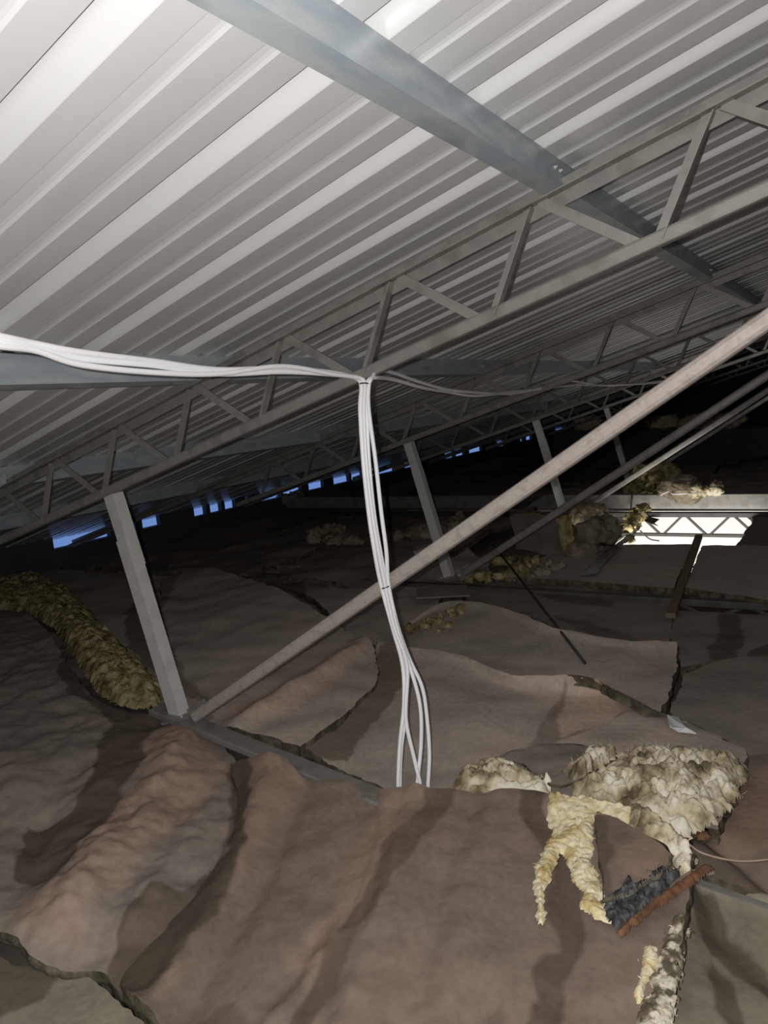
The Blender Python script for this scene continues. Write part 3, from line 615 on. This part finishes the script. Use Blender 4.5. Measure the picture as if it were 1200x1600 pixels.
wool_patch('charcoal_shred', 'charcoal fibre shred on the torn corner beside the rust-brown strip', [(942, 1405), (965, 1398), (984, 1374), (990, 1392), (1020, 1370), (1050, 1350), (1088, 1336), (1062, 1362), (1022, 1388), (985, 1422), (962, 1438), (948, 1424)], -1.25, .03, M_CHAR, .0045, .012, (26, 60), .006, 160, .025, seed=6)
wool_patch('wool_flakes', 'pale flaky wool crumbling from the right side edge of the large blanket', [(1052, 1425), (1074, 1430), (1068, 1470), (1058, 1520), (1048, 1570), (1038, 1660), (980, 1660), (985, 1590), (1005, 1540), (1022, 1480), (1040, 1450)], -1.29, .016, M_FLAKE, .005, .012, (22, 50), .016, 200, .02, seed=7)
wool_patch('yellow_wool_bit', 'small yellow wool bit near the right edge of the large blanket', [(1003, 1463), (1030, 1468), (1026, 1500), (1010, 1532), (998, 1562), (988, 1540), (1000, 1500)], -1.29, .022, M_CREAM, .0045, .012, (26, 50), .006, 40, .015, seed=8)
wool_patch('kraft_strip', 'rust-brown strip of torn kraft facing under the charcoal shred', [(962, 1442), (985, 1420), (1020, 1394), (1060, 1364), (1098, 1338), (1114, 1343), (1096, 1360), (1060, 1382), (1020, 1410), (990, 1432), (972, 1450)], -1.24, .012, M_KRAFT, .0045, .006, (30, 60), .005, cat='paper', seed=9)
wool('wool_sliver', 'orange brown wool sliver at the right end of the big heap', chain([(1150, 1225, -1.36), (1120, 1265, -1.36), (1095, 1300, -1.36)], -1.36, .02, .024, 10, (1, 1, .4), .008), M_KRAFT)
# wool behind
wool('wool_tuft', 'pale wool tuft in the dark middle distance left of the cables', scatter([(495, 845), (520, 840), (545, 850)], -1.33, .10, (.06, .11), 14, .08), M_PALE, fibres=60, flen=.1)
wool('wool_heap', 'low tan wool heap behind the second post', scatter([(610, 850), (650, 838), (690, 832), (720, 812)], -1.34, .12, (.06, .11), 26, .06), M_PALE, fibres=100, flen=.1)
wool('wool_heap', 'rounded tan wool bundle left of the bright opening', scatter([(905, 830), (930, 815), (935, 850), (905, 860)], -1.30, .10, (.09, .16), 20, .16), M_PALE, fibres=120, flen=.1, disp=.35)
wool('wool_heap', 'yellow wool heap standing on the far side of the pale beam', scatter([(985, 765), (1015, 760), (1045, 762)], -1.18, .16, (.08, .15), 22, .18), M_YELLOW, fibres=200, flen=.14)
wool('wool_heap', 'pinkish wool mound right of the yellow heap behind the pale beam', scatter([(1050, 768), (1070, 770)], -1.16, .08, (.08, .13), 10, .10), M_PALE, fibres=40, flen=.1)
wool('wool_tuft', 'small bright tuft on the far side of the pale beam, right of the mound', scatter([(1085, 772), (1105, 770), (1125, 770)], -1.16, .05, (.04, .07), 12, .06), M_WOOL, fibres=60, flen=.08)
wool('wool_debris', 'wispy wool debris beside the foot of the long brace in the middle', scatter([(650, 985), (690, 970), (720, 955), (690, 990)], -1.34, .05, (.015, .035), 20, .03), M_YELLOW, fibres=140, flen=.06)
wool('wool_debris', 'scattered brown wool debris at the second post foot', scatter([(740, 905), (790, 900), (830, 885), (770, 880)], -1.33, .10, (.025, .05), 26, .04), M_YELLOW, fibres=160, flen=.08)
wool('wool_debris', 'low brown wool wisps right of the brace, before the upright batt', scatter([(800, 905), (850, 900), (870, 885)], -1.33, .08, (.02, .045), 18, .03), M_PALE, fibres=120, flen=.08)
wool('wool_debris', 'wool shreds hanging at the left edge of the bright opening', scatter([(985, 830), (1000, 815), (1005, 800), (995, 845)], -1.30, .07, (.03, .06), 18, .08), M_YELLOW, fibres=140, flen=.10)
wool('wool_tuft', 'dim far tuft under the eave gaps', scatter([(440, 785), (465, 780)], -1.25, .10, (.05, .09), 10, .08), M_PALE)
pw = [Vector((-4.9, 14.0, -.74)), Vector((1.6, 14.0, -1.02))]
v = [Vector((q.x, q.y + dy, zz)) for dy in (-.08, .08) for q in pw for zz in (ZB, q.z)]
tag(mk('wall_partition', v, [(0, 2, 3, 1), (4, 5, 7, 6), (1, 3, 7, 5), (0, 1, 5, 4), (2, 6, 7, 3), (0, 4, 6, 2)], M_WALL), kind='structure')
for (px, lab) in ((915, 'far pale wool lump left of the long brace near the end wall'), (1030, 'far reddish wool lump right of the long brace'), (1088, 'far small wool lump between the thin braces'), (1132, 'far bright wool lump at the right end of the dark gap')):
    q = at_y(px, 655, 14.0); q.z = pw[0].z + (q.x - pw[0].x) / 6.5 * -.28 + .10
    wool('wool_lump', lab, [(q + Vector((random.uniform(-.10, .10), random.uniform(-.03, .03), random.uniform(-.02, .05))), random.uniform(.11, .16), (1.4, 1.1, .8)) for _ in range(7)], M_CREAM)
# brown batt chunk left of the wool bundle
def chunk():
    a = at_z(808, 858, -1.34); bq = at_z(882, 872, -1.34); d = (bq - a); n = Vector((-d.y, d.x, 0)).normalized() * .30
    nu = 14; mbv = []; t = thing('insulation_batt', (a + bq) / 2, 'upright brown batt piece leaning left of the tan wool bundle', 'insulation')
    v = []; up = Vector((0, 0, .34)) - n * .25
    for i in range(nu):
        for j in range(nu):
            q = a + d * (i / (nu - 1)) + up * (j / (nu - 1)); v.append(q + Vector((.03 * noise.noise(q * 5), .03 * noise.noise(q * 5 + Vector((3, 3, 3))), .025 * noise.noise(q * 6))))
    for i in range(nu):
        for j in range(nu): v.append(v[i * nu + j] + n * .5)
    K = nu * nu; f1 = []; f2 = []
    for i in range(nu - 1):
        for j in range(nu - 1):
            p = i * nu + j; f1.append((p, p + nu, p + nu + 1, p + 1)); f2.append((K + p + 1, K + p + nu + 1, K + p + nu, K + p))
    for i in range(nu - 1):
        for (p, q) in ((i, i + 1), ((nu - 1) * nu + i, (nu - 1) * nu + i + 1), (i * nu, (i + 1) * nu), (i * nu + nu - 1, (i + 1) * nu + nu - 1)): f2.append((p, q, K + q, K + p))
    mk('paper_facing', v, f1, M_PAPERG, t, True, {'stain': [0] * len(v), 'pink': [0] * len(v)}); mk('wool_body', v, f2, M_YELLOW, t, True)
chunk()

# ------------------------------------------------------------------ small loose things
t = prism('timber_batten', rect(.055, .03, .003), at_z(1092, 838, -1.27), at_z(1048, 962, -1.335), (1, 0, 0), M_TIMBER); tag(t, 'brown timber batten between the flat panels, pointing at the bright opening', 'batten')
def foil():
    pts = [at_z(1000, 822, -1.28), at_z(975, 845, -1.29), at_z(945, 868, -1.29), at_z(918, 898, -1.30)]; v = []; 
    c = [Vector(p) for p in crom([tuple(p) for p in pts], 8)]
    for i, p in enumerate(c):
        w = .02 + .045 * i / len(c); dn = Vector((.8, .5, 0)).normalized()
        for q in (-1, -.4, .2, 1): v.append(p + dn * w * q + Vector((0, 0, .012 * noise.noise(p * 30 + Vector((q * 3, 0, 0))))))
    f = [(i * 4 + j, i * 4 + j + 1, (i + 1) * 4 + j + 1, (i + 1) * 4 + j) for i in range(len(c) - 1) for j in range(3)]
    k = len(v); v += [p - Vector((0, 0, .002)) for p in v]; f += [tuple(x + k for x in q[::-1]) for q in f]
    tag(mk('foil_strip', v, f, M_FOIL, None, True), 'crinkled silver foil strip below the left end of the bright opening', 'foil')
foil()
def scrap(name, label, px, z, m, th=.004):
    p = [at_z(a, b_, z + (random.uniform(0, .02))) for a, b_ in px]; n = len(p)
    v = p + [q + Vector((0, 0, th)) for q in p]; f = [tuple(range(n)), tuple(range(n, 2 * n))[::-1]] + [(i, (i + 1) % n, n + (i + 1) % n, n + i) for i in range(n)]
    tag(mk(name, v, f, m), label, 'scrap')
scrap('plastic_scrap', 'small white plastic scrap on the brown blanket above the wool heap', [(1042, 1118), (1060, 1122), (1072, 1138), (1088, 1147), (1060, 1144), (1046, 1136)], -1.325, M_SCRAP)
scrap('paper_scrap', 'small brown board scrap with a pale edge beside the brace', [(652, 918), (728, 916), (735, 932), (650, 936)], -1.34, M_PAPERG, .01)
scrap('lath_scrap', 'thin pale lath scrap on the low tan heap left of the second post', [(645, 862), (690, 850), (692, 853), (648, 866)], -1.27, M_SCRAP, .006)
scrap('board_scrap', 'pale yellow board scrap lying by the second brace foot', [(736, 892), (762, 888), (768, 898), (742, 904)], -1.32, M_PALE, .02)
v, f = prism_vf(rect(.02, .004), at_z(1085, 1376, -1.33), at_z(1260, 1438, -1.36), (.4, 1, 0)); tag(mk('metal_strip', v, f, M_STEEL), 'thin grey metal strip at the right edge below the wire', 'strip')
tag(tube('thin_wire', crom([tuple(at_z(*q)) for q in ((1075, 1318, -1.25), (1100, 1334, -1.26), (1150, 1345, -1.28), (1200, 1343, -1.29), (1280, 1330, -1.30))], 8), .003, M_WIRE), 'thin pinkish wire leaving the torn corner to the right', 'wire')
tag(tube('loose_rod', [at_z(770, 850, -1.25), at_z(840, 940, -1.27), at_z(914, 1036, -1.32)], .008, M_DARKROD), 'dark thin rod lying slanted over the smooth grey blanket', 'rod')
tag(tube('white_wire', crom([tuple(at_z(*q)) for q in ((1032, 774, -1.16), (1045, 768, -1.12), (1052, 772, -1.14), (1075, 771, -1.14))], 6), .006, M_CABLE), 'short white wire curled on the pale beam', 'wire')
tag(tube('hanger_wire', [at_y(988, 768, 8.1), at_y(986, 795, 8.1)], .01, M_DARKROD), 'short dark hanger in front of the pale beam', 'wire')
tag(tube('loose_wire', crom([tuple(at_d(*q)) for q in ((1000, 829, 6.6), (1015, 842, 6.6), (1030, 845, 6.6))], 6), .006, M_DARKROD), 'thin dark wire sagging into the bright opening', 'wire')
scrap('torn_liner', 'dark torn scrap hanging at the upper left of the bright opening', [(1006, 806), (1030, 812), (1022, 818), (1028, 822), (1008, 815)], -1.33, M_DARKROD, .006)

# ------------------------------------------------------------------ white cables: run on the truss, turn down at the tie, hang over the brace
CR = .0072
def jit(i, k, a): return Vector((a * noise.noise(Vector((i * 3.3, k * .8, 1))), a * noise.noise(Vector((i * 3.3, k * .8, 7))), a * noise.noise(Vector((i * 3.3, k * .8, 13)))))
TIE = at_d(570, 600, 2.455)
right = Vector(MW @ np.array([1, 0, 0])); upv = Vector(MW @ np.array([0, -1, 0])); fw = Vector(MW @ np.array([0, 0, 1]))
left_run = [(-140, 512, 1.20), (0, 536, 1.38), (60, 546, 1.48), (130, 560, 1.6), (240, 572, 1.8), (340, 584, 2.0), (440, 580, 2.2), (520, 585, 2.36)]
left_alt = [(-140, 508, 1.20), (0, 532, 1.38), (60, 541, 1.48), (130, 562, 1.6), (240, 576, 1.8), (340, 578, 2.0), (440, 570, 2.2), (520, 582, 2.36)]
drop = [(569, 640, 2.45), (573, 720, 2.46), (581, 800, 2.48), (591, 860, 2.50), (601, 915, 2.54)]
ends = [[(613, 980, 2.56), (629, 1040, 2.58), (631, 1100, 2.58), (625, 1160, 2.58), (622, 1222, 2.57), (624, 1250, 2.58)],
        [(616, 980, 2.57), (633, 1040, 2.59), (634, 1110, 2.59), (627, 1170, 2.59), (625, 1222, 2.58), (627, 1250, 2.59)],
        [(616, 980, 2.55), (636, 1040, 2.57), (634, 1120, 2.57), (646, 1180, 2.57), (656, 1222, 2.56), (660, 1250, 2.57)],
        [(620, 980, 2.56), (640, 1040, 2.58), (656, 1100, 2.58), (658, 1160, 2.58), (652, 1224, 2.57), (650, 1250, 2.58)],
        [(622, 980, 2.57), (640, 1030, 2.59), (660, 1075, 2.6), (668, 1130, 2.6), (671, 1180, 2.59), (669, 1224, 2.58), (668, 1250, 2.59)]]
offs = [(-.012, .000), (-.005, .008), (.000, -.008), (.007, .006), (.013, -.002)]
rrun = [(588, 592, 2.50), (615, 595, 2.75), (660, 606, 3.1), (700, 615, 3.5), (745, 620, 3.9), (800, 613, 4.5), (846, 609, 4.95), (900, 603, 5.7), (960, 602, 6.6), (1035, 598, 7.45), (1060, 590, 8.0)]
rrun2 = [(592, 582, 2.56), (615, 586, 2.78), (655, 600, 3.1), (700, 612, 3.5), (745, 616, 3.9), (800, 617, 4.5), (846, 608, 4.95), (890, 596, 5.7), (950, 604, 6.6), (1030, 597, 7.45), (1060, 592, 8.0)]
clab = ['leftmost white cable of the bundle, from the left run down to the leftmost hanging end', 'second white cable from the left run, paired with the leftmost hanging end', 'white cable from the left run whose hanging end crosses over to the middle', 'white cable from the right run, hanging down to the middle end', 'white cable from the right run bowing out to the rightmost hanging end']
for i in range(5):
    a, bq = offs[i]; P = []
    if i < 3:
        for k, q in enumerate(left_alt if i == 2 else left_run): P.append(at_d(*q) + upv * ((.0115, .001, -.0105)[i] * (1 if k < 6 else .7)) + fw * bq + jit(i, k, .005))
        P.append(TIE + Vector((0, 0, 0)) + upv * .018 + right * (a - .016) + fw * bq)
    else:
        for k, q in enumerate(reversed(rrun if i == 3 else rrun2)): P.append(at_d(*q) + upv * (a * .5) + jit(i, k, .008))
        P.append(TIE + upv * .016 + right * (a + .008) + fw * bq)
    P.append(TIE + right * a + fw * bq - upv * .01)
    for k, q in enumerate(drop):
        e = Vector()
        if i == 4 and k in (1, 2, 3): e = right * (.004, .016, .020, .012, 0)[k]
        P.append(at_d(*q) + right * a + fw * bq + e + jit(i, k + 9, .004))
    for q in ends[i]: P.append(at_d(*q))
    tag(tube('cable', crom([tuple(p) for p in P], 8), CR, M_CABLE), clab[i], 'cable', 'white cables tied to the truss')
def tie(label, c, r_, ax):
    ax = Vector(ax).normalized(); e1 = ax.cross(Vector((.3, .2, .9))).normalized(); e2 = ax.cross(e1); n = 20; pts = [c + e1 * (r_ * math.cos(t * 2 * math.pi / n)) + e2 * (r_ * .8 * math.sin(t * 2 * math.pi / n)) for t in range(n + 1)]
    tag(tube('cable_tie', pts, .0022, M_TIE, None, 6), label, 'cable tie', 'black cable ties')
tie('black cable tie where the bundle turns down at the nearest truss', TIE, .019, upv)
tie('black cable tie holding the bundle to the long diagonal brace', at_d(603, 917, 2.545), .020, upv + right * -.35)
tie('small black cable tie on the right run at the second truss', at_d(850, 606, 5.0), .03, (0, 1, 0))
